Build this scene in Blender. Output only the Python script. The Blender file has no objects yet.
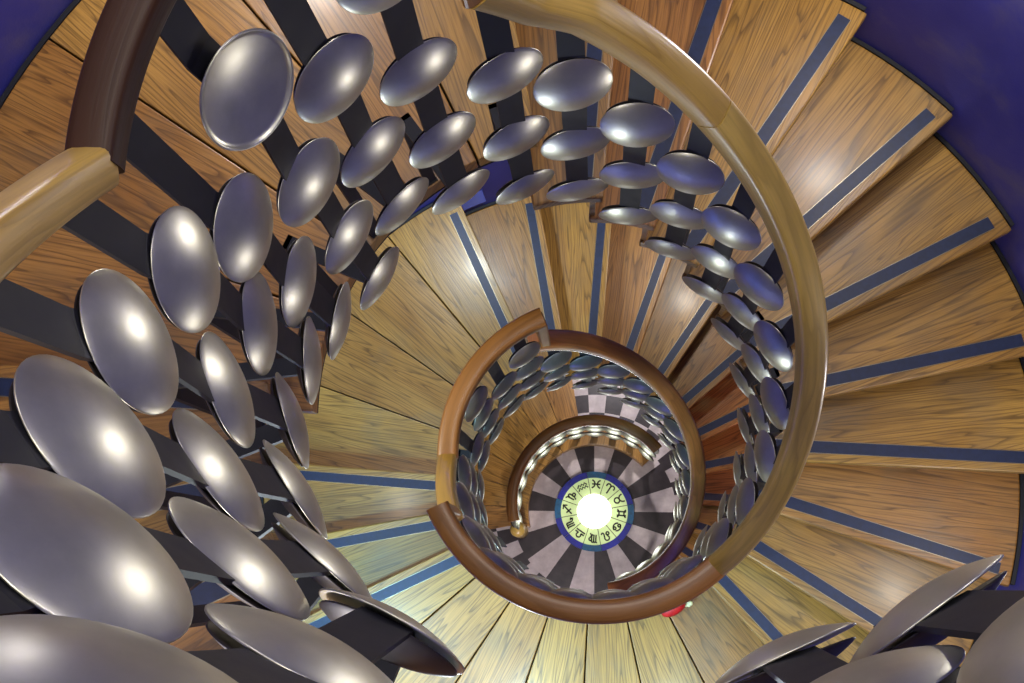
import bpy, bmesh, math, random
from mathutils import Vector, Matrix
random.seed(7)
sc = bpy.context.scene
COL = sc.collection
R = math.radians
PI = math.pi

# ------------------------------------------------------------------ stair data
H = 0.18                      # riser
D = 14.737                    # degrees per step
TH_S = 101.59                 # first nosing of the upper flight
L1 = 107.65                   # long landing
ROT = 345.714                 # turn per storey
OFF = 0.022                   # nosings sit a little off the radius
RI, RO, RW = 0.535, 1.417, 1.432
RR = 0.469                    # handrail
HS = 1.06                     # handrail over the nosing line of the lower flight
HLT, HLM = 1.545, 1.41         # upper / lower level rails
HTT, HTM = 1.147, 1.15        # handrail over the short flights
ZG = -28 * H                  # ground floor
TH_TU = TH_S - 10 * D - L1 + ROT      # upper short flight, first nosing (192.3)
TH_TM = TH_S - 10 * D - L1            # one storey down
TH_U = TH_S - ROT


def pol(r, a, z=0.0):
    return Vector((r * math.cos(R(a)), r * math.sin(R(a)), z))


def nose(r, a, off=OFF):
    a = R(a)
    return Vector((r * math.cos(a) - off * math.sin(a), r * math.sin(a) + off * math.cos(a), 0))


# ------------------------------------------------------------------ object helpers
def tag(o, label=None, cat=None, group=None, kind=None):
    if label: o['label'] = label
    if cat: o['category'] = cat
    if group: o['group'] = group
    if kind: o['kind'] = kind
    return o


def empty(name, loc, rz=0.0):
    o = bpy.data.objects.new(name, None)
    COL.objects.link(o)
    o.empty_display_size = 0.05
    o.location = loc
    o.rotation_euler = (0, 0, rz)
    return o


def obj(name, bm, mat, parent=None, smooth=False):
    bmesh.ops.recalc_face_normals(bm, faces=bm.faces[:])
    me = bpy.data.meshes.new(name)
    bm.to_mesh(me)
    bm.free()
    for m in (mat if isinstance(mat, (list, tuple)) else [mat]):
        me.materials.append(m)
    if smooth:
        for p in me.polygons:
            p.use_smooth = True
    o = bpy.data.objects.new(name, me)
    COL.objects.link(o)
    if parent:
        o.parent = parent
    return o


def new_bm():
    bm = bmesh.new()
    bm.loops.layers.uv.new('UVMap')
    bm.faces.layers.float.new('tone')
    return bm


def box(bm, x0, x1, y0, y1, z0, z1, mat=0, M=None):
    vs = [Vector((x, y, z)) for x in (x0, x1) for y in (y0, y1) for z in (z0, z1)]
    if M: vs = [M @ v for v in vs]
    v = [bm.verts.new(p) for p in vs]
    for f in ((0, 1, 3, 2), (4, 6, 7, 5), (0, 4, 5, 1), (2, 3, 7, 6), (0, 2, 6, 4), (1, 5, 7, 3)):
        fc = bm.faces.new([v[i] for i in f])
        fc.material_index = mat
    return v


def slab(bm, front, back, r0, r1, z0, z1, nr=6, nt=6, mat=0, tone=0.5, seed=None, bevel=0.0):
    """a board between two edge lines front(r), back(r); grain runs along the radius"""
    uvl = bm.loops.layers.uv.verify()
    tl = bm.faces.layers.float.get('tone')
    if seed is None: seed = (random.uniform(0, 40), random.uniform(0, 40))
    mid = (front(0.5 * (r0 + r1)) + back(0.5 * (r0 + r1))) * 0.5
    ca = math.atan2(mid.y, mid.x)
    ux, uy = math.cos(ca), math.sin(ca)

    def P(i, j, z):
        r = r0 + (r1 - r0) * i / nr
        a, b = front(r), back(r)
        aa, ab = math.atan2(a.y, a.x), math.atan2(b.y, b.x)
        while ab - aa > PI: ab -= 2 * PI
        while ab - aa < -PI: ab += 2 * PI
        t = j / nt
        an = aa + (ab - aa) * t
        rr = a.length + (b.length - a.length) * t
        return Vector((rr * math.cos(an), rr * math.sin(an), z))

    def uv(p):
        return (p.x * ux + p.y * uy + seed[0], -p.x * uy + p.y * ux + seed[1] + p.z * 0.7)

    top = [[bm.verts.new(P(i, j, z1)) for j in range(nt + 1)] for i in range(nr + 1)]
    bot = [[bm.verts.new(P(i, j, z0)) for j in range(nt + 1)] for i in range(nr + 1)]

    def quad(*v):
        f = bm.faces.new(v)
        f.material_index = mat
        f[tl] = tone
        for l in f.loops:
            l[uvl].uv = uv(l.vert.co)
    for i in range(nr):
        for j in range(nt):
            quad(top[i][j], top[i + 1][j], top[i + 1][j + 1], top[i][j + 1])
            quad(bot[i][j], bot[i][j + 1], bot[i + 1][j + 1], bot[i + 1][j])
    for i in range(nr):
        quad(top[i][0], bot[i][0], bot[i + 1][0], top[i + 1][0])
        quad(top[i][nt], top[i + 1][nt], bot[i + 1][nt], bot[i][nt])
    for j in range(nt):
        quad(top[0][j], top[0][j + 1], bot[0][j + 1], bot[0][j])
        quad(top[nr][j], bot[nr][j], bot[nr][j + 1], top[nr][j + 1])


def lathe(bm, prof, n=32, mat=0):
    rings = []
    for r, z in prof:
        if r < 1e-6:
            rings.append([bm.verts.new((0, 0, z))])
        else:
            rings.append([bm.verts.new((r * math.cos(2 * PI * k / n), r * math.sin(2 * PI * k / n), z)) for k in range(n)])
    for a, b in zip(rings, rings[1:]):
        for k in range(n):
            k2 = (k + 1) % n
            if len(a) == 1 and len(b) == 1: continue
            if len(a) == 1: f = bm.faces.new((a[0], b[k], b[k2]))
            elif len(b) == 1: f = bm.faces.new((a[k], b[0], a[k2]))
            else: f = bm.faces.new((a[k], b[k], b[k2], a[k2]))
            f.material_index = mat


def ring_sector(bm, r0, r1, a0, a1, z0, z1, n=48, mat=0):
    full = abs(a1 - a0) >= 359.99
    cols = []
    for i in range(n + (0 if full else 1)):
        a = a0 + (a1 - a0) * i / n
        cols.append([bm.verts.new(pol(r, a, z)) for r, z in ((r0, z0), (r1, z0), (r1, z1), (r0, z1))])
    m = len(cols)
    for i in range(m if full else m - 1):
        c, d = cols[i], cols[(i + 1) % m]
        for k in range(4):
            k2 = (k + 1) % 4
            f = bm.faces.new((c[k], c[k2], d[k2], d[k]))
            f.material_index = mat
    if not full:
        bm.faces.new(cols[0][::-1]).material_index = mat
        bm.faces.new(cols[-1]).material_index = mat


# ------------------------------------------------------------------ materials
def mat_new(name):
    m = bpy.data.materials.new(name)
    m.use_nodes = True
    nt = m.node_tree
    b = nt.nodes['Principled BSDF']
    return m, nt, b


def N(nt, t, **kw):
    n = nt.nodes.new(t)
    for k, v in kw.items():
        if k in ('operation', 'blend_type', 'data_type', 'noise_dimensions', 'attribute_name', 'interpolation_type', 'wave_profile', 'bands_direction', 'feature', 'distance'):
            setattr(n, k, v)
        else:
            n.inputs[k].default_value = v
    return n


def ramp(nt, fac, stops):
    r = nt.nodes.new('ShaderNodeValToRGB')
    el = r.color_ramp.elements
    while len(el) < len(stops): el.new(0.5)
    for e, (p, c) in zip(el, stops):
        e.position = p
        e.color = (*c, 1) if len(c) == 3 else c
    nt.links.new(fac, r.inputs[0])
    return r.outputs[0]


def math_n(nt, op, a, b=None):
    n = nt.nodes.new('ShaderNodeMath')
    n.operation = op
    for i, x in enumerate((a, b)):
        if x is None: continue
        if isinstance(x, (int, float)): n.inputs[i].default_value = x
        else: nt.links.new(x, n.inputs[i])
    return n.outputs[0]


def srgb(r, g, b):
    f = lambda c: (c / 255 / 12.92) if c / 255 <= 0.04045 else ((c / 255 + 0.055) / 1.055) ** 2.4
    return (f(r), f(g), f(b))


def wood_mat(name, light, mid, dark, rough=0.32, us=1.1, vs=9.0, bands=22.0, coat=0.12, grain=0.74, wear=0.0, spec=0.5):
    m, nt, b = mat_new(name)
    L = nt.links
    uv = nt.nodes.new('ShaderNodeUVMap'); uv.uv_map = 'UVMap'
    mp = nt.nodes.new('ShaderNodeMapping')
    mp.inputs['Scale'].default_value = (us, vs, 1)
    L.new(uv.outputs[0], mp.inputs[0])
    n1 = N(nt, 'ShaderNodeTexNoise', Scale=1.0, Detail=3.0, Roughness=0.42, Distortion=0.2)
    L.new(mp.outputs[0], n1.inputs['Vector'])
    ph = math_n(nt, 'MULTIPLY', n1.outputs[0], bands)
    fr = math_n(nt, 'FRACT', ph)
    rings = ramp(nt, fr, [(0.0, (0.08, 0.08, 0.08)), (0.14, (0.5, 0.5, 0.5)), (0.30, (0.95, 0.95, 0.95)), (0.88, (1, 1, 1)), (0.97, (0.6, 0.6, 0.6)), (1.0, (0.08, 0.08, 0.08))])
    mp2 = nt.nodes.new('ShaderNodeMapping')
    mp2.inputs['Scale'].default_value = (5, 170, 1)
    L.new(uv.outputs[0], mp2.inputs[0])
    n2 = N(nt, 'ShaderNodeTexNoise', Scale=1.0, Detail=3.0, Roughness=0.6)
    L.new(mp2.outputs[0], n2.inputs['Vector'])
    fib = ramp(nt, n2.outputs[0], [(0.32, (0.35, 0.35, 0.35)), (0.56, (1, 1, 1))])
    mp3 = nt.nodes.new('ShaderNodeMapping')
    mp3.inputs['Scale'].default_value = (1.6, 4.5, 1)
    L.new(uv.outputs[0], mp3.inputs[0])
    n3 = N(nt, 'ShaderNodeTexNoise', Scale=1.0, Detail=3.0, Roughness=0.55)
    L.new(mp3.outputs[0], n3.inputs['Vector'])
    broad = ramp(nt, n3.outputs[0], [(0.3, mid), (0.7, light)])
    at = nt.nodes.new('ShaderNodeAttribute'); at.attribute_name = 'tone'
    # grain mask
    gm = math_n(nt, 'MULTIPLY', rings, fib)
    mx = nt.nodes.new('ShaderNodeMix'); mx.data_type = 'RGBA'
    mx.inputs['B'].default_value = (0, 0, 0, 1)
    g0 = math_n(nt, 'SUBTRACT', 1.0, gm)
    g1 = math_n(nt, 'MULTIPLY', g0, grain)
    L.new(g1, mx.inputs['Factor'])
    L.new(broad, mx.inputs['A'])
    mx.inputs['B'].default_value = (*dark, 1)
    hsv = nt.nodes.new('ShaderNodeHueSaturation')
    L.new(mx.outputs['Result'], hsv.inputs['Color'])
    L.new(math_n(nt, 'ADD', math_n(nt, 'MULTIPLY', at.outputs['Fac'], 0.022), 0.489), hsv.inputs['Hue'])
    L.new(math_n(nt, 'ADD', math_n(nt, 'MULTIPLY', at.outputs['Fac'], 0.22), 0.89), hsv.inputs['Value'])
    col = hsv.outputs[0]
    if wear:
        # grey foot wear in the middle of the boards
        n4 = N(nt, 'ShaderNodeTexNoise', Scale=2.3, Detail=4.0, Roughness=0.6)
        L.new(uv.outputs[0], n4.inputs['Vector'])
        wm = ramp(nt, n4.outputs[0], [(0.50, (0, 0, 0)), (0.68, (1, 1, 1))])
        mw = nt.nodes.new('ShaderNodeMix'); mw.data_type = 'RGBA'
        L.new(math_n(nt, 'MULTIPLY', wm, wear), mw.inputs['Factor'])
        L.new(col, mw.inputs['A'])
        mw.inputs['B'].default_value = (*srgb(112, 98, 76), 1)
        col = mw.outputs['Result']
    L.new(col, b.inputs['Base Color'])
    rg = math_n(nt, 'ADD', math_n(nt, 'MULTIPLY', n3.outputs[0], 0.16), rough - 0.08)
    L.new(rg, b.inputs['Roughness'])
    b.inputs['Coat Weight'].default_value = coat
    b.inputs['Coat Roughness'].default_value = 0.18
    b.inputs['Specular IOR Level'].default_value = spec
    bp = N(nt, 'ShaderNodeBump', Strength=0.12, Distance=0.002)
    L.new(gm, bp.inputs['Height'])
    L.new(bp.outputs[0], b.inputs['Normal'])
    return m


OAK = wood_mat('oak_tread', srgb(186, 138, 66), srgb(154, 106, 44), srgb(58, 34, 12), rough=0.40, us=0.6, vs=9.0, wear=0.45)
OAK_RAIL = wood_mat('oak_handrail_honey', srgb(220, 180, 94), srgb(196, 152, 68), srgb(122, 86, 32), rough=0.38, us=1.0, vs=14, bands=7, coat=0.22, grain=0.4)
OAK_DARK = wood_mat('oak_handrail_brown', srgb(196, 138, 66), srgb(166, 110, 46), srgb(96, 58, 20), rough=0.4, us=1.0, vs=14, bands=7, coat=0.12, grain=0.35)  # level rails: browner timber, their darker shading also put into this colour
OAK_RED = wood_mat('oak_handrail_reddish', srgb(232, 164, 84), srgb(206, 132, 58), srgb(130, 76, 28), rough=0.42, us=1.0, vs=14, bands=7, coat=0.1, grain=0.4)
OAK_SHADE = wood_mat('oak_handrail_shaded', srgb(72, 45, 18), srgb(56, 34, 12), srgb(30, 18, 6), rough=0.45, us=1.0, vs=14, bands=7, coat=0.0, grain=0.35, spec=0.3)  # shade on the unlit upper level rail, put into the wood colour


def simple(name, col, rough=0.5, metal=0.0, noise=0.0, nscale=30.0, coat=0.0, spec=0.5, emit=None, es=0.0):
    m, nt, b = mat_new(name)
    b.inputs['Base Color'].default_value = (*col, 1)
    b.inputs['Roughness'].default_value = rough
    b.inputs['Metallic'].default_value = metal
    b.inputs['Coat Weight'].default_value = coat
    b.inputs['Specular IOR Level'].default_value = spec
    if noise:
        tc = nt.nodes.new('ShaderNodeTexCoord')
        n = N(nt, 'ShaderNodeTexNoise', Scale=nscale, Detail=4.0, Roughness=0.6)
        nt.links.new(tc.outputs['Object'], n.inputs['Vector'])
        c = ramp(nt, n.outputs[0], [(0.3, tuple(x * (1 - noise) for x in col)), (0.7, tuple(min(1, x * (1 + noise)) for x in col))])
        nt.links.new(c, b.inputs['Base Color'])
        rg = math_n(nt, 'ADD', math_n(nt, 'MULTIPLY', n.outputs[0], 0.15), rough - 0.07)
        nt.links.new(rg, b.inputs['Roughness'])
    if emit:
        b.inputs['Emission Color'].default_value = (*emit, 1)
        b.inputs['Emission Strength'].default_value = es
    return m


STRIP = simple('blue_rubber_nosing', srgb(20, 33, 66), 0.5, noise=0.25, nscale=60)
TRIM = simple('aluminium_edge', srgb(150, 140, 120), 0.4, 1.0)
BAR = simple('black_lacquered_steel', srgb(30, 30, 36), 0.5, 0.0, noise=0.15, nscale=25, spec=0.25)
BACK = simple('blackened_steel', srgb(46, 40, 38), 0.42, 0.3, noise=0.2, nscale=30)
STEEL = simple('polished_steel', srgb(225, 225, 225), 0.22, 1.0)
SEAM = simple('dark_joint', srgb(24, 18, 12), 0.9, noise=0.2)
GAP_DARK = simple('gap_darkening', srgb(16, 16, 26), 0.7, noise=0.2)  # near-black, paints the dark gap between boards and wall
SOFFIT = simple('underside_timber', srgb(120, 84, 44), 0.6, noise=0.2)


def dish_mat():
    m, nt, b = mat_new('spun_aluminium')
    tc = nt.nodes.new('ShaderNodeTexCoord')
    n = N(nt, 'ShaderNodeTexNoise', Scale=22.0, Detail=5.0, Roughness=0.65)
    nt.links.new(tc.outputs['Object'], n.inputs['Vector'])
    c = ramp(nt, n.outputs[0], [(0.3, srgb(202, 199, 176)), (0.7, srgb(218, 214, 192))])
    nt.links.new(c, b.inputs['Base Color'])
    b.inputs['Metallic'].default_value = 0.88
    nt.links.new(math_n(nt, 'ADD', math_n(nt, 'MULTIPLY', n.outputs[0], 0.10), 0.30), b.inputs['Roughness'])
    n2 = N(nt, 'ShaderNodeTexNoise', Scale=420.0, Detail=2.0)
    nt.links.new(tc.outputs['Object'], n2.inputs['Vector'])
    bp = N(nt, 'ShaderNodeBump', Strength=0.05, Distance=0.0005)
    nt.links.new(n2.outputs[0], bp.inputs['Height'])
    nt.links.new(bp.outputs[0], b.inputs['Normal'])
    return m


DISH = dish_mat()


def wall_mat():
    m, nt, b = mat_new('blue_mottled_paint')
    tc = nt.nodes.new('ShaderNodeTexCoord')
    n = N(nt, 'ShaderNodeTexNoise', Scale=3.2, Detail=6.0, Roughness=0.62, Distortion=0.4)
    nt.links.new(tc.outputs['Object'], n.inputs['Vector'])
    c = ramp(nt, n.outputs[0], [(0.32, srgb(38, 40, 128)), (0.52, srgb(50, 50, 130)), (0.72, srgb(80, 76, 118))])
    nt.links.new(c, b.inputs['Base Color'])
    b.inputs['Roughness'].default_value = 0.55
    n2 = N(nt, 'ShaderNodeTexNoise', Scale=160.0, Detail=3.0)
    nt.links.new(tc.outputs['Object'], n2.inputs['Vector'])
    bp = N(nt, 'ShaderNodeBump', Strength=0.2, Distance=0.003)
    nt.links.new(n2.outputs[0], bp.inputs['Height'])
    nt.links.new(bp.outputs[0], b.inputs['Normal'])
    return m


WALL = wall_mat()


def floor_mat():
    """radial dark / pale wedges round the lamp, polar chequers outside"""
    m, nt, b = mat_new('chequered_vinyl')
    L = nt.links
    tc = nt.nodes.new('ShaderNodeTexCoord')
    sp = nt.nodes.new('ShaderNodeSeparateXYZ')
    L.new(tc.outputs['Object'], sp.inputs[0])
    x, y = sp.outputs[0], sp.outputs[1]
    r = math_n(nt, 'SQRT', math_n(nt, 'ADD', math_n(nt, 'MULTIPLY', x, x), math_n(nt, 'MULTIPLY', y, y)))
    a = math_n(nt, 'DEGREES', math_n(nt, 'ARCTAN2', y, x))
    a = math_n(nt, 'ADD', a, 720.0)
    wedge = math_n(nt, 'LESS_THAN', math_n(nt, 'FRACT', math_n(nt, 'DIVIDE', math_n(nt, 'SUBTRACT', a, 100.0 - 9.0), 36.0)), 0.5)
    ca = math_n(nt, 'MODULO', math_n(nt, 'FLOOR', math_n(nt, 'DIVIDE', math_n(nt, 'SUBTRACT', a, 4.0), 9.0)), 2.0)
    cr = math_n(nt, 'MODULO', math_n(nt, 'FLOOR', math_n(nt, 'DIVIDE', math_n(nt, 'SUBTRACT', r, 0.53), 0.118)), 2.0)
    chk = math_n(nt, 'MODULO', math_n(nt, 'ADD', ca, cr), 2.0)
    isin = math_n(nt, 'LESS_THAN', r, 0.53)
    dark = math_n(nt, 'ADD', math_n(nt, 'MULTIPLY', isin, wedge), math_n(nt, 'MULTIPLY', math_n(nt, 'SUBTRACT', 1.0, isin), chk))
    n = N(nt, 'ShaderNodeTexNoise', Scale=14.0, Detail=6.0, Roughness=0.65)
    L.new(tc.outputs['Object'], n.inputs['Vector'])
    cd = ramp(nt, n.outputs[0], [(0.3, srgb(44, 36, 40)), (0.7, srgb(64, 54, 56))])
    cl = ramp(nt, n.outputs[0], [(0.3, srgb(172, 156, 154)), (0.7, srgb(206, 192, 188))])
    mx = nt.nodes.new('ShaderNodeMix'); mx.data_type = 'RGBA'
    L.new(dark, mx.inputs['Factor']); L.new(cl, mx.inputs['A']); L.new(cd, mx.inputs['B'])
    L.new(mx.outputs['Result'], b.inputs['Base Color'])
    b.inputs['Roughness'].default_value = 0.38
    return m


FLOOR = floor_mat()

# ------------------------------------------------------------------ setting
bm = bmesh.new()
lathe(bm, [(0.0, 0.0), (0.3, 0.0), (0.6, 0.0), (RW + 0.12, 0.0), (RW + 0.12, -0.1), (0.0, -0.1)], n=96)
fl = obj('floor', bm, FLOOR)
fl.location = (0, 0, ZG)
tag(fl, 'dark and pale chequered floor at the foot of the stairwell', 'floor', kind='structure')
ZW = 4.9
LEDGE = [(ZG, -2.66, 0, 0, RW), (-2.66, -0.09, 112.0, 179.5, 1.492), (-0.09, ZW, 101.0, 178.0, 1.628)]


def wall_r(band, a):
    z0, z1, a0, a1, rr = LEDGE[band]
    return rr if a0 < a < a1 else RW


bm = bmesh.new()
NA = 360
prev = None
for bnd in range(3):
    z0, z1 = LEDGE[bnd][:2]
    lo, hi = [], []
    for k in range(NA):
        r_ = wall_r(bnd, k + 0.5)
        for dk in (0, 1):
            lo.append(bm.verts.new(pol(r_, k + dk, z0)))
            hi.append(bm.verts.new(pol(r_, k + dk, z1)))
    n = len(lo)
    for k in range(n):
        k2 = (k + 1) % n
        bm.faces.new((lo[k], lo[k2], hi[k2], hi[k]))
    if prev:
        for k in range(n):
            k2 = (k + 1) % n
            bm.faces.new((prev[k], prev[k2], lo[k2], lo[k]))
    prev = hi
bmesh.ops.dissolve_degenerate(bm, dist=1e-5, edges=bm.edges[:])
bmesh.ops.remove_doubles(bm, verts=bm.verts[:], dist=1e-5)
w = obj('wall_outer', bm, WALL)
md = w.modifiers.new('thick', 'SOLIDIFY'); md.thickness = 0.12; md.offset = 1.0
tag(w, 'curved deep blue painted wall of the stairwell', 'wall', kind='structure')

# ------------------------------------------------------------------ treads and landings
ORD = ['first', 'second', 'third', 'fourth', 'fifth', 'sixth', 'seventh', 'eighth', 'ninth', 'tenth', 'eleventh', 'twelfth', 'thirteenth', 'fourteenth']


def strip_parts(parent, a, z, ro=RO, ri=RI):
    """dark blue rubber strip let in behind a nosing at angle a, with thin metal edges"""
    o0, o1 = OFF + 0.030, OFF + 0.068
    s = new_bm()
    slab(s, lambda r: nose(r, a, o0), lambda r: nose(r, a, o1), ri + 0.02, ro - 0.045, z - 0.002, z + 0.0025, nr=1, nt=1)
    so = obj('nosing_strip', s, STRIP, parent)
    so['label'] = 'dark blue rubber nosing strip'
    e = new_bm()
    slab(e, lambda r: nose(r, a, o0 - 0.0016), lambda r: nose(r, a, o0), ri + 0.02, ro - 0.045, z - 0.002, z + 0.003, nr=1, nt=1)
    slab(e, lambda r: nose(r, a, o1), lambda r: nose(r, a, o1 + 0.0016), ri + 0.02, ro - 0.045, z - 0.002, z + 0.003, nr=1, nt=1)
    obj('edge_trim', e, TRIM, so)


def rounded_nose(o, w=0.006):
    md = o.modifiers.new('soft', 'BEVEL')
    md.width = w; md.segments = 2; md.limit_method = 'ANGLE'; md.angle_limit = R(60)


def gap_strip(parent, a_front, a_up, z, ro):  # added dark strip that makes the gap at the wall read dark
    b = new_bm()
    slab(b, lambda r: nose(r, a_front, OFF + 0.012), lambda r: nose(r, a_up, OFF + 0.03), ro + 0.0005, ro + 0.013, z - 0.035, z + 0.002, nr=1, nt=24)
    o = obj('gap_strip', b, GAP_DARK, parent)
    o['label'] = 'thin dark strip added in the gap at the wall'


def tread(a_front, a_up, z, label, group, z_below, ri=RI):
    root = empty('stair_tread', pol(0.97, 0.5 * (a_front + a_up), z - 0.04))
    inv = Matrix.Translation(-Vector(root.location))
    tone = random.uniform(0.0, 1.0)
    b = new_bm()
    slab(b, lambda r: nose(r, a_front), lambda r: nose(r, a_up, OFF + 0.036), ri, RO, z - 0.04, z, nr=6, nt=6, tone=tone)
    t = obj('tread_board', b, OAK, root)
    rounded_nose(t)
    r_ = new_bm()
    slab(r_, lambda r: nose(r, a_front, OFF + 0.020), lambda r: nose(r, a_front, OFF + 0.034), ri + 0.01, RO - 0.004, z_below, z - 0.04, nr=4, nt=1, tone=tone)
    obj('riser', r_, OAK, root)
    strip_parts(root, a_front, z, RO, ri)
    gap_strip(root, a_front, a_up, z, RO)
    for ch in root.children:
        ch.matrix_parent_inverse = inv
    tag(root, label, 'stair tread', group)
    return root


def landing(a_front, a_up, z, label, n, z_below, thick=0.05, ro=RO, ri=RI):
    root = empty('stair_landing', pol(0.97, 0.5 * (a_front + a_up), z - thick))
    inv = Matrix.Translation(-Vector(root.location))
    b = new_bm()
    g = 0.0025
    for i in range(n):
        a0 = a_front + (a_up - a_front) * i / n
        a1 = a_front + (a_up - a_front) * (i + 1) / n
        o0 = OFF if i == 0 else g
        o1 = OFF + 0.036 if i == n - 1 else -g
        slab(b, (lambda r, a0=a0, o0=o0: nose(r, a0, o0)), (lambda r, a1=a1, o1=o1: nose(r, a1, o1)), ri, ro, z - thick, z, nr=4, nt=6, tone=random.uniform(0.1, 0.9))
    pl = obj('plank_floor', b, OAK, root)
    rounded_nose(pl, 0.003)
    s = new_bm()
    slab(s, lambda r: nose(r, a_front, OFF + 0.03), lambda r: nose(r, a_up, OFF + 0.03), ri + 0.006, ro + 0.012, z - thick - 0.03, z - thick, nr=2, nt=40)
    obj('underboard', s, SEAM, root)
    r_ = new_bm()
    slab(r_, lambda r: nose(r, a_front, OFF + 0.020), lambda r: nose(r, a_front, OFF + 0.034), ri + 0.01, RO - 0.004, z_below, z - thick, nr=4, nt=1)
    obj('riser', r_, OAK, root)
    strip_parts(root, a_front, z, min(ro, RO + 0.02), ri)
    gap_strip(root, a_front, a_up, z, ro)
    for ch in root.children:
        ch.matrix_parent_inverse = inv
    tag(root, label, 'landing', 'oak plank landings')
    return root


RIT, RIL = 0.69, 0.635         # the top flight and upper landing stop short of the bars
A_T = 177.5                   # first nosing up from the upper landing
TOPN = ['first', 'second', 'third', 'fourth', 'fifth', 'sixth', 'seventh', 'eighth', 'ninth']
for i in range(9):
    tread(A_T + i * D, A_T + (i + 1) * D, (i + 1) * H,
          ('oak tread of the topmost flight, %s step up from the upper landing behind big dishes' % TOPN[i]) if i < 4 else
          ('oak tread of the topmost flight, %s step up, under the bottom edge' % TOPN[i]), 'treads of the topmost flight', i * H, ri=RIT)
landing(TH_S, A_T, 0.0, 'upper oak plank landing behind the dishes at top left beside blue wall', 5, -H, ro=1.608, ri=RIL)
for k in range(1, 11):
    tread(TH_S - k * D, TH_S - (k - 1) * D, -k * H,
          'wide oak tread, %s step down the upper long flight beside the blue wall' % ORD[k - 1],
          'treads of the upper long flight', -(k + 1) * H)
zm = -11 * H
landing(TH_TM, TH_TM + L1, zm, 'pale greenish oak plank landing at the bottom centre below the brown rail', 7, zm - H)
for k in (1, 2):
    tread(TH_TM - k * D, TH_TM - (k - 1) * D, zm - k * H,
          ['oak tread with bright blue strip just below the bottom centre landing',
           'oak tread with bright blue strip just above the left middle landing'][k - 1], 'treads of the lower short flight', zm - (k + 1) * H)
z2 = -14 * H
landing(TH_U, TH_TM - 2 * D, z2, 'middle oak plank landing at left of the inner rail', 4, z2 - H, ro=1.474)
for k in range(1, 14):
    tread(TH_U - k * D, TH_U - (k - 1) * D, z2 - k * H,
          'oak tread with navy strip, %s step down the lower flight around the inner rail' % ORD[k - 1],
          'treads of the lower flight', max(ZG, z2 - (k + 1) * H))

# ground floor boards
b = new_bm()
for i in range(7):
    a0 = 100.5 + i * 13.0; a1 = a0 + 13.0
    slab(b, (lambda r, a0=a0: nose(r, a0, 0.002)), (lambda r, a1=a1: nose(r, a1, -0.002)), 0.50, 1.42, 0.0005, 0.012, nr=3, nt=5, tone=random.uniform(0.1, 0.9))
gb = obj('plank_floor', b, OAK)
gb.location = (0, 0, ZG)
tag(gb, 'oak plank area of the ground floor beside the chequered tiles', 'plank floor')

# ------------------------------------------------------------------ handrails
def rail_mesh(path, width, height, tone=0.5):
    """path: list of (angle, z); mop-stick section swept at radius"""
    bm = new_bm()
    uvl = bm.loops.layers.uv.verify(); tl = bm.faces.layers.float.get('tone')
    sec = []
    hw, hh = width / 2, height / 2
    for k in range(20):
        t = 2 * PI * k / 20
        c, s = math.cos(t), math.sin(t)
        e = 0.45
        sec.append((hw * math.copysign(abs(c) ** e, c), hh * math.copysign(abs(s) ** e, s)))
    pts = [Vector((p[2] * math.cos(R(p[0])), p[2] * math.sin(R(p[0])), p[1])) for p in path]
    rings = []
    ln = 0; ls = []
    for i, p in enumerate(pts):
        if i: ln += (p - pts[i - 1]).length
        ls.append(ln)
        t = (pts[min(i + 1, len(pts) - 1)] - pts[max(i - 1, 0)]).normalized()
        rad = Vector((p.x, p.y, 0)).normalized()
        up = rad.cross(t) * -1
        if up.z < 0: up = -up
        up.normalize()
        rings.append([bm.verts.new(p + rad * x + up * y) for x, y in sec])
    so = (random.uniform(0, 30), random.uniform(0, 30))
    per = 2 * (width + height)
    for i in range(len(rings) - 1):
        for k in range(20):
            k2 = (k + 1) % 20
            f = bm.faces.new((rings[i][k], rings[i][k2], rings[i + 1][k2], rings[i + 1][k]))
            f[tl] = tone; f.smooth = True
            for l, (u, v) in zip(f.loops, ((ls[i], k), (ls[i], k + 1), (ls[i + 1], k + 1), (ls[i + 1], k))):
                l[uvl].uv = (u + so[0], v / 20 * per + so[1])
    for rg in (rings[0], rings[-1]):
        vs = [bm.verts.new(v.co) for v in rg]
        f = bm.faces.new(vs); f[tl] = tone
        for l in f.loops: l[uvl].uv = (l.vert.co.z + so[0], l.vert.co.x + so[1])
    return bm


def bar_path_mesh(path, width, height, dz):
    bm = bmesh.new()
    rings = []
    for a, z, r in path:
        z += dz
        rings.append([bm.verts.new(pol(rr, a, zz)) for rr, zz in ((r - width / 2, z - height), (r + width / 2, z - height), (r + width / 2, z), (r - width / 2, z))])
    for A, B in zip(rings, rings[1:]):
        for k in range(4):
            k2 = (k + 1) % 4
            bm.faces.new((A[k], A[k2], B[k2], B[k]))
    bm.faces.new(rings[0]); bm.faces.new(rings[-1][::-1])
    return bm


def rail(path, width, height, mat, label, tone=0.5, extra=None, core=False):
    a, z, r = path[len(path) // 2]
    root = empty('handrail', pol(r, a, z - height / 2))
    inv = Matrix.Translation(-Vector(root.location))
    o = obj('wooden_grip', rail_mesh(path, width, height, tone), mat, root)
    if core:
        # flat steel bar let into the underside of the timber
        zz = [p[1] for p in path]
        da = abs(path[-1][0] - path[0][0])
        sl = abs(zz[-1] - zz[0]) / max(0.01, R(da) * path[0][2])
        o2 = obj('steel_core_bar', bar_path_mesh(path, width * 0.92, 0.007, -height / 2 * math.sqrt(1 + sl * sl) + 0.002), STEEL, root)
        o2['label'] = 'bright steel bar under the wooden grip'
    if extra: extra(root)
    for ch in root.children:
        ch.matrix_parent_inverse = inv
    tag(root, label, 'handrail', 'wooden handrail sections')
    return root


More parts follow.
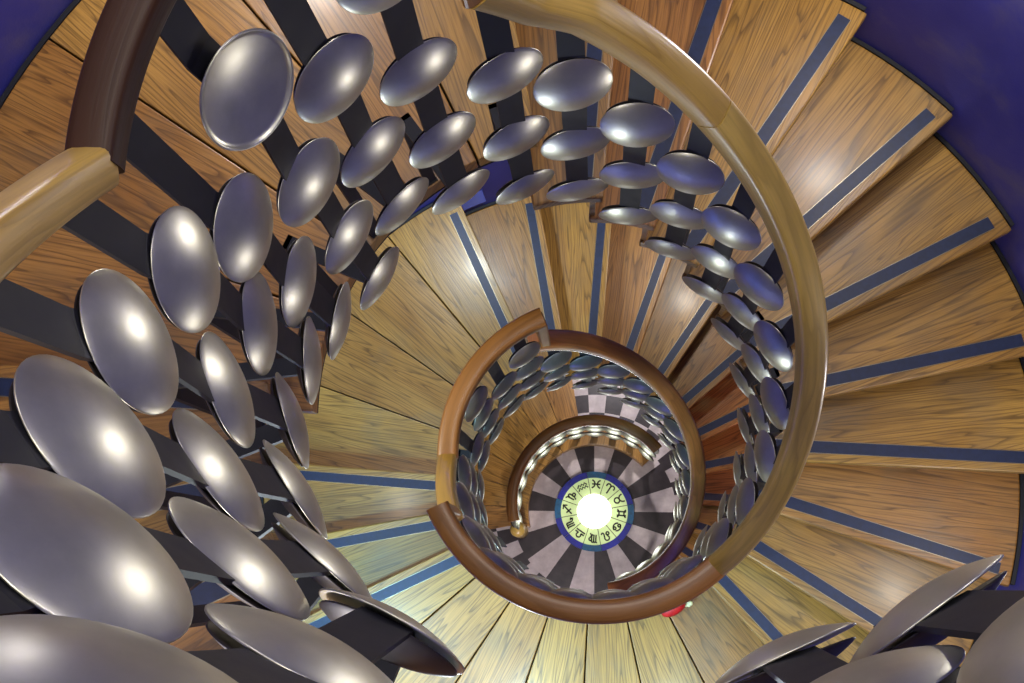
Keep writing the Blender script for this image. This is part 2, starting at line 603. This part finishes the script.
def lin(a0, z0, a1, z1, n=24, r=RR):
    return [(a0 + (a1 - a0) * i / n, z0 + (z1 - z0) * i / n, r) for i in range(n + 1)]


ZTOP = 3 * H + 1.78


def z_short(base, th, a, ht):       # rail over a short flight; base = landing below
    t = (th - a) / D
    return base + (3 - t) * H + ht


def miter(base, th, hl, ht):        # where the short-flight rail meets the level one
    t = 3 - (hl - ht) / H
    return th - t * D, base + hl


SL = [(-0.8, 0.945), (-0.1, 0.962), (0.5, 1.016), (1.4, 1.044), (3, 1.083), (4.7, 1.135), (6, 1.160), (7.5, 1.155), (8.8, 1.185), (10, 1.23), (11, 1.41)]


def z_long(base, th, a):
    t = (th - a) / D
    for (t0, v0), (t1, v1) in zip(SL, SL[1:]):
        if t <= t1:
            return base - t * H + v0 + (v1 - v0) * (t - t0) / (t1 - t0)
    return base - 11 * H + HLM


def long_path(base, th, t0, t1, n):
    return [(th - (t0 + (t1 - t0) * i / n) * D, z_long(base, th, th - (t0 + (t1 - t0) * i / n) * D), RR) for i in range(n + 1)]


def z_low(a):
    t = (TH_U - a) / D
    return z2 - t * H + HS


def drop(a, z_hi, z_lo, mat):
    def f(root):
        b = new_bm()
        tl = b.faces.layers.float.get('tone'); uvl = b.loops.layers.uv.verify()
        M = Matrix.Translation(pol(RR, a, 0)) @ Matrix.Rotation(R(a), 4, 'Z')
        box(b, -0.028, 0.028, -0.018, 0.018, z_lo, z_hi, M=M)
        for fc in b.faces:
            fc[tl] = 0.5
            for l in fc.loops: l[uvl].uv = (l.vert.co.z, l.vert.co.x + l.vert.co.y)
        o = obj('drop_block', b, mat, root)
        rounded_nose(o, 0.006)
    return f


def level_end(th):              # the level rail runs a bit past the first nosing of the long flight
    return th - 0.25 * D


def z_top(a):                   # rail of the topmost flight
    return (a - A_T) / D * H + H + 1.33


ma = A_T + (HLT - H - 1.33) / H * D
mz = HLT
rail([(A_T + 9 * D + (ma - A_T - 9 * D) * i / 60, z_top(A_T + 9 * D + (ma - A_T - 9 * D) * i / 60), RR) for i in range(61)], 0.045, 0.042, OAK_RAIL,
     'honey coloured handrail slanting out of the upper left corner with a bright highlight', 0.6)
rail(lin(ma, mz, TH_S + 0.72 * D, HLT, 40), 0.049, 0.042, OAK_SHADE, 'shade-darkened brown level handrail at the upper left beside the large single dish', 0.3,
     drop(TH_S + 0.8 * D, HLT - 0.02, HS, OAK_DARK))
rail(long_path(0, TH_S, -0.7, 2.42, 44), 0.062, 0.060, OAK_RAIL, 'honey oak handrail curving down from the top edge to its first joint', 0.7)
rail(long_path(0, TH_S, 2.435, 9.98, 80), 0.062, 0.060, OAK_RAIL, 'long olive-honey oak handrail sweeping down the right side of the well', 0.9)
aj = TH_S - 10.0 * D
rail([(aj + (TH_TM - 0.5 - aj) * i / 60, max(zm + HLM, z_long(0, TH_S, aj + (TH_TM - 0.5 - aj) * i / 60)), RR) for i in range(61)], 0.064, 0.054, OAK_DARK,
     'brown level handrail round the bottom of the well with a pointed left end', 0.35, drop(TH_TM + 1.5, zm + HLM - 0.02, zm + HTM - 0.06, OAK_DARK))
ma, mz = miter(z2, TH_TM, HLM, HTM)
rail(lin(TH_TM + 2, z_short(z2, TH_TM, TH_TM + 2, HTM), ma, mz, 10), 0.060, 0.052, OAK_RAIL, 'short pale handrail piece between two brown rails at left of the well', 0.6)
rail(lin(ma, mz, level_end(TH_U), z2 + HLM, 40), 0.066, 0.054, OAK_DARK, 'dark brown level handrail at the inner upper left with a drop end', 0.4,
     drop(level_end(TH_U) + 1.6, z2 + HLM - 0.02, z2 + HS - 0.02, OAK_DARK))
rail([(TH_U - (-0.1 + 13.2 * i / 100) * D, z_low(TH_U - (-0.1 + 13.2 * i / 100) * D), RR + 0.004) for i in range(101)], 0.068, 0.058, OAK_RED,
     'reddish honey handrail sweeping round the inside of the lower flight', 0.0, core=True)

# ground-floor guard rail
RG = 0.462
ZGR = ZG + 1.07
def bulb(root):
    b = new_bm()
    n = 16
    prof = [(0.0, 0.055), (0.02, 0.053), (0.038, 0.045), (0.046, 0.03), (0.048, 0.0), (0.048, -0.35), (0.0, -0.35)]
    lathe(b, [(r, z) for r, z in prof][::-1], 24)
    M = Matrix.Translation(pol(RG + 0.03, 196.5, ZG + 0.36))
    bmesh.ops.transform(b, matrix=M, verts=b.verts[:])
    tl = b.faces.layers.float.get('tone'); uvl = b.loops.layers.uv.verify()
    for fc in b.faces:
        fc[tl] = 0.6
        for l in fc.loops: l[uvl].uv = (l.vert.co.z, l.vert.co.x + l.vert.co.y)
    obj('newel_cap', b, OAK_RAIL, root, smooth=True)
rail(lin(194.5, ZGR, 41.0, ZGR, 70, RG), 0.064, 0.054, OAK_RED, 'lowest honey handrail arching over the top of the chequered floor', 0.2, core=True)
cb = empty('floor_curb', pol(0.48, 118, ZG))
inv = Matrix.Translation(-Vector(cb.location))
b = new_bm()
slab(b, lambda r: pol(r, 44), lambda r: pol(r, 120), 0.425, 0.525, ZG + 0.001, ZG + 0.10, nr=1, nt=24, tone=0.5)
slab(b, lambda r: pol(r, 120.2), lambda r: pol(r, 195.5), 0.425, 0.525, ZG + 0.001, ZG + 0.10, nr=1, nt=24, tone=0.6)
o = obj('curb_board', b, OAK, cb); rounded_nose(o, 0.006)
bulb(cb)
for ch in cb.children: ch.matrix_parent_inverse = inv
tag(cb, 'curved oak curb with rounded end post under the lowest rail', 'curb')

# ------------------------------------------------------------------ balusters with dishes
RB = 0.446                    # bars; the dishes clip on either side of them
DR, DD = 0.0675, 0.0145
bm = bmesh.new()
nseg = 12
Rc = (DR * DR + DD * DD) / (2 * DD)
dome = [(DR * i / nseg, DD - (Rc - math.sqrt(Rc * Rc - (DR * i / nseg) ** 2))) for i in range(nseg + 1)]
rim = [(DR + 0.0008, -0.0006), (DR + 0.0006, -0.0016), (DR - 0.001, -0.0020)]
back = [(DR * 0.8, -0.0012), (DR * 0.4, -0.0006), (0.0, -0.0004)]
lathe(bm, dome + rim + back, 48)
me_dish = obj('dish', bm, DISH, smooth=True)
dish_mesh = me_dish.data
bpy.data.objects.remove(me_dish)


bm = bmesh.new()
dpt = 0.012
Rb = (DR * DR + dpt * dpt) / (2 * dpt)
inn = [(DR * i / nseg, -dpt + (Rb - math.sqrt(Rb * Rb - (DR * i / nseg) ** 2))) for i in range(nseg + 1)]
lathe(bm, inn + [(DR + 0.0004, 0.0022), (DR + 0.0026, 0.0028), (DR + 0.0036, 0.001), (DR + 0.0022, -0.001)] + [(r, z - 0.002) for r, z in inn[:-1]][::-1], 48)
me_dish = obj('dish', bm, DISH, smooth=True)
bowl_mesh = me_dish.data
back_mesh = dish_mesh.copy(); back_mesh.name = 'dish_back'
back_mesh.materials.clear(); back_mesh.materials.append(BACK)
bpy.data.objects.remove(me_dish)


def link_mesh(name, me, parent):
    o = bpy.data.objects.new(name, me)
    COL.objects.link(o)
    o.parent = parent
    return o


def bar_mesh(pts, w, t):
    """flat bar following pts (x, z) in the radial plane"""
    bm = bmesh.new()
    rings = []
    for k, (x, z) in enumerate(pts):
        x0, z0 = pts[max(k - 1, 0)]; x1, z1 = pts[min(k + 1, len(pts) - 1)]
        d = Vector((x1 - x0, 0, z1 - z0)).normalized()
        n = Vector((d.z, 0, -d.x)) * t
        c = Vector((x, 0, z))
        rings.append([bm.verts.new(c + n * sx + Vector((0, w * sy, 0))) for sx, sy in ((-1, -1), (1, -1), (1, 1), (-1, 1))])
    for A, B in zip(rings, rings[1:]):
        for k in range(4):
            k2 = (k + 1) % 4
            bm.faces.new((A[k], A[k2], B[k2], B[k]))
    bm.faces.new(rings[0]); bm.faces.new(rings[-1][::-1])
    return bm


def baluster(a, zb, ztop, dishes, label, group, yaw=0.0, rb=RB, foot=True, scale=1.0, rtop=0.466, ri=RI, side=False, bowl=None):
    """a: angle; zb: level of the tread it stands on; ztop: underside of the rail; dishes: (height, tilt)"""
    root = empty('dish_baluster', pol(rb, a, zb), R(a))
    ds = sorted((z - zb, e) for z, e in dishes)
    low = ds[0][0] - 0.05 if not side else -0.07
    pts = [(0.0, low if foot else 0.0)]
    for z, e in ds:
        k = math.tan(R(e))
        if z - 0.05 > pts[-1][1] + 0.01: pts.append((-0.05 * k, z - 0.05))
        pts.append((0.05 * k, z + 0.05))
    pts.append((0.072 * math.tan(R(ds[-1][1])), ds[-1][0] + 0.072))
    pts.append((max(rtop - rb, pts[-1][0]) if foot or rtop > rb else 0.0, ztop - zb))
    b = bar_mesh(pts, 0.0225, 0.0025)
    o = obj('flat_bar', b, BAR, root)
    if foot and side:
        b = bmesh.new()
        box(b, 0.003, ri - rb + 0.012, -0.014, 0.014, -0.055, -0.015)
        obj('side_bracket', b, BAR, root)
    elif foot:
        b = bmesh.new()
        xo = ri + 0.008 - rb
        box(b, 0.003, xo + 0.010, -0.014, 0.014, low + 0.006, low + 0.022)
        box(b, xo, xo + 0.010, -0.014, 0.014, 0.004, low + 0.022)
        box(b, xo - 0.004, xo + 0.016, -0.016, 0.016, 0.0005, 0.006)
        obj('foot_bracket', b, BAR, root)
    for z, e in ds:
        for sgn in (1, -1):
            isb = bowl is not None and (z, e) == ds[bowl]
            if isb and sgn < 0: continue
            d = link_mesh('dish' if sgn > 0 else 'dish_back', bowl_mesh if isb else (dish_mesh if sgn > 0 else back_mesh), root)
            if isb: d['label'] = 'round hollow dish with a pale bright rim'
            ce, se = math.cos(R(e)), math.sin(R(e))
            off = 0.0042 + (0.0012 if e > 8 else 0.0) + (dpt - 0.001 if isb else 0.0)
            d.location = (-sgn * ce * off, 0, z + sgn * se * off)
            if sgn > 0:
                d.rotation_euler = (0, -R(90 - e), R(yaw))
            else:
                d.rotation_euler = (0, R(90 + e), R(yaw * 0.5))
            d.scale = (scale if sgn > 0 else scale * 0.93,) * 3
    tag(root, label, 'baluster', group)
    return root


SP = 0.2754
PHI, DB, Z1, HB = 64.64, 14.84, 0.9262, 0.1721


TILT = {-1: 13, 0: 13, 1: 4, 2: -2, 3: -8}


def rows(z, lo, hi, **tilt):
    return [(z - SP * k, tilt.get('e%d' % k, TILT[k])) for k in range(lo, hi + 1)]


# pattern relative to the plank landing (base 0): angle, height of row 0, first row, last row, tilt of row 0
LAND = [(110.53, 0.808, 0, 2, 5), (127.44, 0.962, -1, 2, 4), (142.8, 1.129, 0, 2, 9), (157.91, 1.005, -1, 2, 9)]
SHORT = [(174.05, 1.185, H), (187.24, 1.369, 2 * H)]
TOPL = [(174.05, 1.185, 0, 2), (187.24, 1.369, 0, 2), (203.0, 1.570, 0, 2), (218.5, 1.763, 0, 2), (233.2, 1.944, 0, 2), (248.1, 2.12, 0, 2), (290.2, 1.81, 0, 1), (301.3, 1.965, 0, 1)]

# upper storey
g = 'dish balusters of the topmost flight'
names_top = ['at the foot of the topmost flight, just below the large single dish', 'under the bright highlighted rail at upper left', 'of the topmost flight, left of the picture centre below the highlighted rail', 'of the topmost flight at the left edge',
             'of the topmost flight, very large at lower left', 'in the lower left corner, top dish cut by the frame', 'at the bottom right, cut by the bottom edge', 'in the lower right corner with an edge-on dish pointing up']
for (a, z, lo, hi), nm in zip(TOPL, names_top):
    zb = max(0.0, math.floor((a - A_T) / D + 1) * H)
    near = a > 260
    baluster(a, zb, max(z_top(a), HLT) - 0.012, rows(z, lo, hi, e0=1 if a < 295 else 13, e1=-9) if near else rows(z, lo, hi, e0=12, e1=3 if a < 240 else -1, e2=-5 if a < 240 else -17), 'big dish baluster ' + nm, g, yaw=6 if near else -3, foot=not near, ri=RIT, rb=RB + (0.008 if near and a < 295 else 0.0))
for i, (a, z, lo, hi, e0) in enumerate(LAND):
    rw = rows(z, lo, hi, e0=e0)
    if lo < 0: rw[0] = (rw[0][0] + (0.052 if i == 3 else 0.03), rw[0][1] + (4 if i == 3 else 0))
    baluster(a, 0.0, (HLT if i else z_long(0, TH_S, a)) - 0.014, rw,
             'dish baluster on the upper landing, %s' % ['last post before the long flight', 'its top dish cut by the top edge', 'between the cut top dish and the large round one', 'with the large round dish on top'][i],
             'dish balusters of the upper landing', yaw=[8, 0, -4, -6][i], ri=RIL, bowl=3 if i == 3 else None)
for j in range(1, 11):
    a = TH_S - PHI - (j - 5) * DB
    z = Z1 - 5 * H - (j - 5) * HB
    baluster(a, -j * H, z_long(0, TH_S, a) - 0.045, rows(z, 0, 2, e0=14),
             'dish baluster fixed to the %s tread of the upper long flight' % ORD[j - 1], 'dish balusters of the upper long flight', yaw=6 + (j - 1) * 1.2)

# middle storey
S_ = -ROT
dzf = -14 * H
LONGL = [(203.0, 1.570), (218.5, 1.763), (233.2, 1.944), (248.1, 1.86), (263.2, 1.76), (278.2, 1.62), (293.3, 1.51)]
for i, (a, z) in enumerate(LONGL):
    baluster(a + S_, zm, zm + HLM - 0.028, rows(z + dzf - (SP if z > 1.9 else 0), 0, 2),
             'dish baluster of the bottom landing, %s from the pointed left end of its rail' % ORD[i], 'dish balusters of the bottom landing', side=True)
for (a, z, b0), nm in zip(SHORT, ['lower', 'upper']):
    zt = min(z_short(z2, TH_TM, a + S_, HTM), z2 + HLM)
    baluster(a + S_, b0 + dzf, zt - 0.028, rows(z + dzf, 0, 2),
             'dish baluster under the short pale rail at left, the %s of two' % nm, 'dish balusters of the lower short flight', yaw=-2)
LANDM = [(124.6, 0.83, -1, 2), (139.4, 0.89, 0, 2), (156.5, 0.925, -1, 2), (171.9, 0.79, 0, 1)]
for i, (aa, z, lo, hi) in enumerate(LANDM):
    baluster(aa, z2, z2 + HLM - 0.028, rows(z + dzf, lo, hi, e0=8),
             'small dish baluster under the inner dark level rail, %s from its drop end' % ORD[i], 'dish balusters of the middle landing', yaw=[4, 0, -4, -6][i])
for j in range(1, 14):
    a = TH_U - PHI - (j - 5) * DB
    z = Z1 - 5 * H - (j - 5) * HB + dzf
    baluster(a, max(ZG, z2 - j * H), z_low(a) - 0.048, rows(z, 0, 2, e0=14),
             'small dish baluster fixed to the %s tread of the lower flight' % ORD[j - 1], 'dish balusters of the lower flight', yaw=10)
# ground guard
for i in range(11):
    a = 190.0 - i * 14.2
    zt = ZG + 0.86
    baluster(a, ZG + 0.101, ZGR - 0.028, [(zt, 12), (zt - 0.28, 4), (zt - 0.56, 0)],
             'tiny dish baluster on the floor curb, %s from the rounded end post' % ORD[i], 'dish balusters of the lowest rail', rb=RG + 0.012, foot=False)

# ------------------------------------------------------------------ zodiac lamp in the floor
zl = empty('zodiac_floor_lamp', (0, 0, ZG))
BLUE = simple('glazed_blue', srgb(28, 34, 150), 0.3, noise=0.3, nscale=40, coat=0.0)
TEAL = simple('glazed_teal', srgb(24, 90, 130), 0.3, noise=0.3, nscale=40, coat=0.0)
PALE = simple('lit_pale_green_glass', srgb(196, 214, 150), 0.25, emit=srgb(196, 216, 140), es=0.45)
INK = simple('black_glaze', srgb(14, 16, 16), 0.3)
BULB = simple('lit_glass_dome', (0.9, 0.95, 1.0), 0.2, emit=(0.93, 0.97, 1.0), es=9.0)
b = bmesh.new()
for i in range(12):
    ring_sector(b, 0.217, 0.257, 72 - 30 * i, 72 - 30 * (i + 1) + 0.6, 0.001, 0.020, n=6, mat=1 if i in (11, 2, 8, 5) else 0)
obj('blue_rim', b, [BLUE, TEAL], zl)
b = bmesh.new()
lathe(b, [(0.0, 0.0145), (0.10, 0.0145), (0.217, 0.0145), (0.217, 0.001), (0.0, 0.001)], 72)
o = obj('glass_dial', b, PALE, zl)
o['label'] = 'glowing pale green glass dial'
b = bmesh.new()
for i in range(12):
    M = Matrix.Rotation(R(72 - 30 * i), 4, 'Z')
    box(b, 0.10, 0.217, -0.0018, 0.0018, 0.0146, 0.0165, M=M)
obj('dial_dividers', b, INK, zl)
b = bmesh.new()
dr, dh = 0.110, 0.04
RcB = (dr * dr + dh * dh) / (2 * dh)
lathe(b, [(dr * i / 10, 0.0146 + dh - (RcB - math.sqrt(RcB * RcB - (dr * i / 10) ** 2))) for i in range(11)], 48)
o = obj('lamp_dome', b, BULB, zl, smooth=True)
o['label'] = 'glaring white glass dome'


def arc(cx, cy, r, a0, a1, n=10, ry=None):
    ry = ry or r
    return [(cx + r * math.cos(R(a0 + (a1 - a0) * i / n)), cy + ry * math.sin(R(a0 + (a1 - a0) * i / n))) for i in range(n + 1)]


GLYPH = {
    'pisces': [arc(-0.55, 0, 0.42, -65, 65), arc(0.55, 0, 0.42, 115, 245), [(-0.35, 0), (0.35, 0)]],
    'aries': [arc(-0.22, 0.22, 0.22, 200, 0) + [(0, -0.5)], arc(0.22, 0.22, 0.22, -20, 180)],
    'taurus': [arc(0, -0.2, 0.28, 0, 360, 16), arc(0, 0.45, 0.38, 180, 360)],
    'gemini': [[(-0.2, -0.4), (-0.2, 0.4)], [(0.2, -0.4), (0.2, 0.4)], arc(0, 0.75, 0.5, 225, 315), arc(0, -0.75, 0.5, 135, 45)],
    'cancer': [arc(-0.25, 0.12, 0.14, 0, 360, 12), arc(0.0, -0.05, 0.42, 150, 30, 10, 0.42), arc(0.25, -0.12, 0.14, 0, 360, 12), arc(0.0, 0.05, 0.42, 330, 210, 10, 0.42)],
    'leo': [arc(-0.25, -0.22, 0.15, 0, 360, 12), [(-0.1, -0.2), (-0.2, 0.1)] + arc(0.0, 0.2, 0.24, 200, -10) + [(0.14, -0.25)] + arc(0.26, -0.32, 0.12, 180, 330)],
    'virgo': [[(-0.45, 0.35), (-0.36, 0.3), (-0.36, -0.35)], arc(-0.25, 0.25, 0.11, 180, 0) + [(-0.14, -0.35)], arc(-0.03, 0.25, 0.11, 180, 0) + [(0.08, -0.3), (0.2, -0.5)], arc(0.2, 0.05, 0.15, 140, -60) + [(0.0, -0.4)]],
    'libra': [[(-0.45, -0.35), (0.45, -0.35)], [(-0.45, -0.12), (-0.16, -0.12)] + arc(0, 0.1, 0.24, 230, -50) + [(0.16, -0.12), (0.45, -0.12)]],
    'scorpio': [[(-0.45, 0.35), (-0.36, 0.3), (-0.36, -0.35)], arc(-0.25, 0.25, 0.11, 180, 0) + [(-0.14, -0.35)], arc(-0.03, 0.25, 0.11, 180, 0) + [(0.08, -0.3), (0.2, -0.42), (0.42, -0.3)], [(0.3, -0.2), (0.42, -0.3), (0.34, -0.45)]],
    'sagittarius': [[(-0.4, -0.45), (0.38, 0.42)], [(0.05, 0.42), (0.4, 0.44), (0.4, 0.08)], [(-0.32, 0.0), (0.02, -0.34)]],
    'capricorn': [[(-0.45, 0.4), (-0.3, 0.3), (-0.22, -0.35)], arc(-0.08, 0.2, 0.14, 180, 0) + [(0.06, -0.3), (-0.05, -0.5)], arc(0.22, -0.12, 0.16, 180, -180, 14)],
    'aquarius': [[(-0.5, 0.05), (-0.3, 0.28), (-0.16, 0.08), (0.02, 0.28), (0.16, 0.08), (0.34, 0.28), (0.48, 0.08)], [(-0.5, -0.28), (-0.3, -0.05), (-0.16, -0.25), (0.02, -0.05), (0.16, -0.25), (0.34, -0.05), (0.48, -0.25)]],
}
for i, (nm, lines) in enumerate(GLYPH.items()):
    am = 90 - (3 + 30 * i)
    b = bmesh.new()
    M = Matrix.Rotation(R(am - 90), 4, 'Z') @ Matrix.Translation((0, 0.176, 0)) @ Matrix.Scale(0.062, 4)
    wl = 0.075
    for ln in lines:
        P = [Vector((x, y, 0)) for x, y in ln]
        L_, R_ = [], []
        for q in range(len(P)):
            d_ = (P[min(q + 1, len(P) - 1)] - P[max(q - 1, 0)])
            if d_.length < 1e-6: d_ = Vector((1, 0, 0))
            d_.normalize()
            n_ = Vector((-d_.y, d_.x, 0)) * wl
            c0 = P[q]
            if q == 0: c0 = c0 - d_ * wl
            if q == len(P) - 1: c0 = c0 + d_ * wl
            L_.append(M @ (c0 + n_)); R_.append(M @ (c0 - n_))
        tops = [(bm_l, bm_r) for bm_l, bm_r in zip(L_, R_)]
        vt = [[b.verts.new((p.x, p.y, z)) for p in pr for z in (0.0146, 0.017)] for pr in tops]
        for A, B in zip(vt, vt[1:]):
            b.faces.new((A[1], A[3], B[3], B[1]))
            b.faces.new((A[0], B[0], B[2], A[2]))
            b.faces.new((A[0], A[1], B[1], B[0]))
            b.faces.new((A[2], B[2], B[3], A[3]))
        b.faces.new((vt[0][0], vt[0][2], vt[0][3], vt[0][1]))
        b.faces.new((vt[-1][0], vt[-1][1], vt[-1][3], vt[-1][2]))
    o = obj('zodiac_sign', b, INK, zl)
    o['label'] = 'black sign of ' + nm
tag(zl, 'round glowing zodiac lamp with blue rim in the floor of the well', 'floor lamp')

# ------------------------------------------------------------------ small red decoration on the bottom landing
RED = simple('red_felt', srgb(196, 22, 20), 0.6, noise=0.25, nscale=50)
CREAM = simple('cream_trim', srgb(226, 222, 170), 0.7, noise=0.25, nscale=80)
rd = empty('red_decoration', (0.315, -0.492, zm), R(-60))
b = bmesh.new()
prof = [(0.0, 0.002), (0.018, 0.004), (0.03, 0.012), (0.034, 0.03), (0.028, 0.05), (0.014, 0.062), (0.0, 0.064)]
lathe(b, prof, 20)
bmesh.ops.transform(b, matrix=Matrix.Translation((0.0, -0.012, 0)) @ Matrix.Diagonal((0.75, 1.5, 0.8, 1)), verts=b.verts[:])
o = obj('felt_body', b, RED, rd, smooth=True)
b = bmesh.new()
for q in range(9):
    an = q * 2 * PI / 9
    bmesh.ops.create_icosphere(b, subdivisions=2, radius=0.008 + 0.002 * (q % 2), matrix=Matrix.Translation((0.016 * math.cos(an), 0.045 + 0.008 * math.sin(an * 2), 0.024 + 0.016 * math.sin(an))))
o = obj('fluffy_trim', b, CREAM, rd, smooth=True)
o['label'] = 'cream coloured trim'
tag(rd, 'small red decoration with cream trim peeping out under the bottom handrail', 'decoration')

# ------------------------------------------------------------------ light
wd = bpy.data.worlds.new('World')
sc.world = wd
wd.use_nodes = True
wd.node_tree.nodes['Background'].inputs[0].default_value = (1.0, 0.98, 0.94, 1)
wd.node_tree.nodes['Background'].inputs[1].default_value = 0.8


def lamp(loc, e, col=(1, 0.86, 0.68), rad=0.05, name='lamp'):
    l = bpy.data.lights.new(name, 'POINT')
    l.energy = e; l.color = col; l.shadow_soft_size = rad
    o = bpy.data.objects.new(name, l)
    COL.objects.link(o)
    o.location = loc
    return o


def at(r, a, z): return tuple(pol(r, a, z))


W_ = (1, 0.95, 0.86)
COOL = (0.48, 0.78, 1.0)


def down_spot(loc, e, col=(1, 0.95, 0.86), rad=0.05):
    l = bpy.data.lights.new('down_spot', 'SPOT')
    l.energy = e; l.color = col; l.shadow_soft_size = rad
    l.spot_size = R(145); l.spot_blend = 0.6
    o = bpy.data.objects.new('down_spot', l)
    COL.objects.link(o)
    o.location = loc


lamp(at(1.38, 53, 0.22), 19, W_, 0.06)       # wall lamps
lamp(at(1.55, 123, 0.55), 15, W_, 0.06)
lamp(at(1.38, 233, 1.15), 22, W_, 0.06)
lamp(at(1.38, 39, 2.75), 28, W_, 0.06)
lamp(at(1.5, 120, 2.9), 24, W_, 0.06)
lamp(at(1.38, 219, 3.6), 46, W_, 0.06)
lamp((0.1, 0.5, 4.5), 95, W_, 0.25, 'top_fill')  # unseen fill added overhead to brighten the handrails
lamp(at(1.18, 247, -1.30), 26, (0.84, 0.96, 1.0), 0.05)
down_spot(at(1.05, 252, -0.70), 48, (0.34, 0.76, 1.0))  # unseen cool spot standing in for daylight on the bottom landing
down_spot(at(1.20, 216, -0.70), 70, (0.32, 0.76, 1.0))  # second added daylight stand-in, for the left part of that landing
down_spot(at(1.05, 292, -0.70), 28, (0.70, 0.94, 0.95))
down_spot(at(1.15, 180, -0.25), 32, W_)  # unseen spot added to brighten the short pale rail
down_spot(at(1.37, 67, -2.1), 24, W_)
down_spot(at(1.40, 118, -1.5), 36, (0.85, 0.97, 1.0))
down_spot(at(1.30, 261, -3.4), 80, (1, 0.97, 0.97))
down_spot(at(1.37, 2, -2.9), 16, (1, 0.52, 0.42))
lamp(at(1.37, 342, -0.55), 14, W_, 0.05)
down_spot(at(1.30, 80, -3.9), 60, (1, 0.97, 0.97))  # unseen spot added to lift the ground floor

# ------------------------------------------------------------------ camera
cam = bpy.data.cameras.new('Camera')
co = bpy.data.objects.new('Camera', cam)
COL.objects.link(co)
Rm = Matrix(((0.99711353, -0.01765328, 0.07384422), (0.03143821, 0.98129644, -0.18991823), (-0.06911039, 0.19169157, 0.97901895)))
M = Rm.to_4x4()
M.translation = Vector((-0.00061, -0.35312, 2.53295))
co.matrix_world = M
cam.sensor_width = 36.0
cam.lens = 1150.39 * 36.0 / 1024.0
cam.clip_start = 0.02
sc.camera = co
sc.view_settings.view_transform = 'Standard'
sc.view_settings.look = 'None'
sc.view_settings.exposure = 0.0
sc.view_settings.gamma = 1.0
sc.view_settings.use_curve_mapping = False
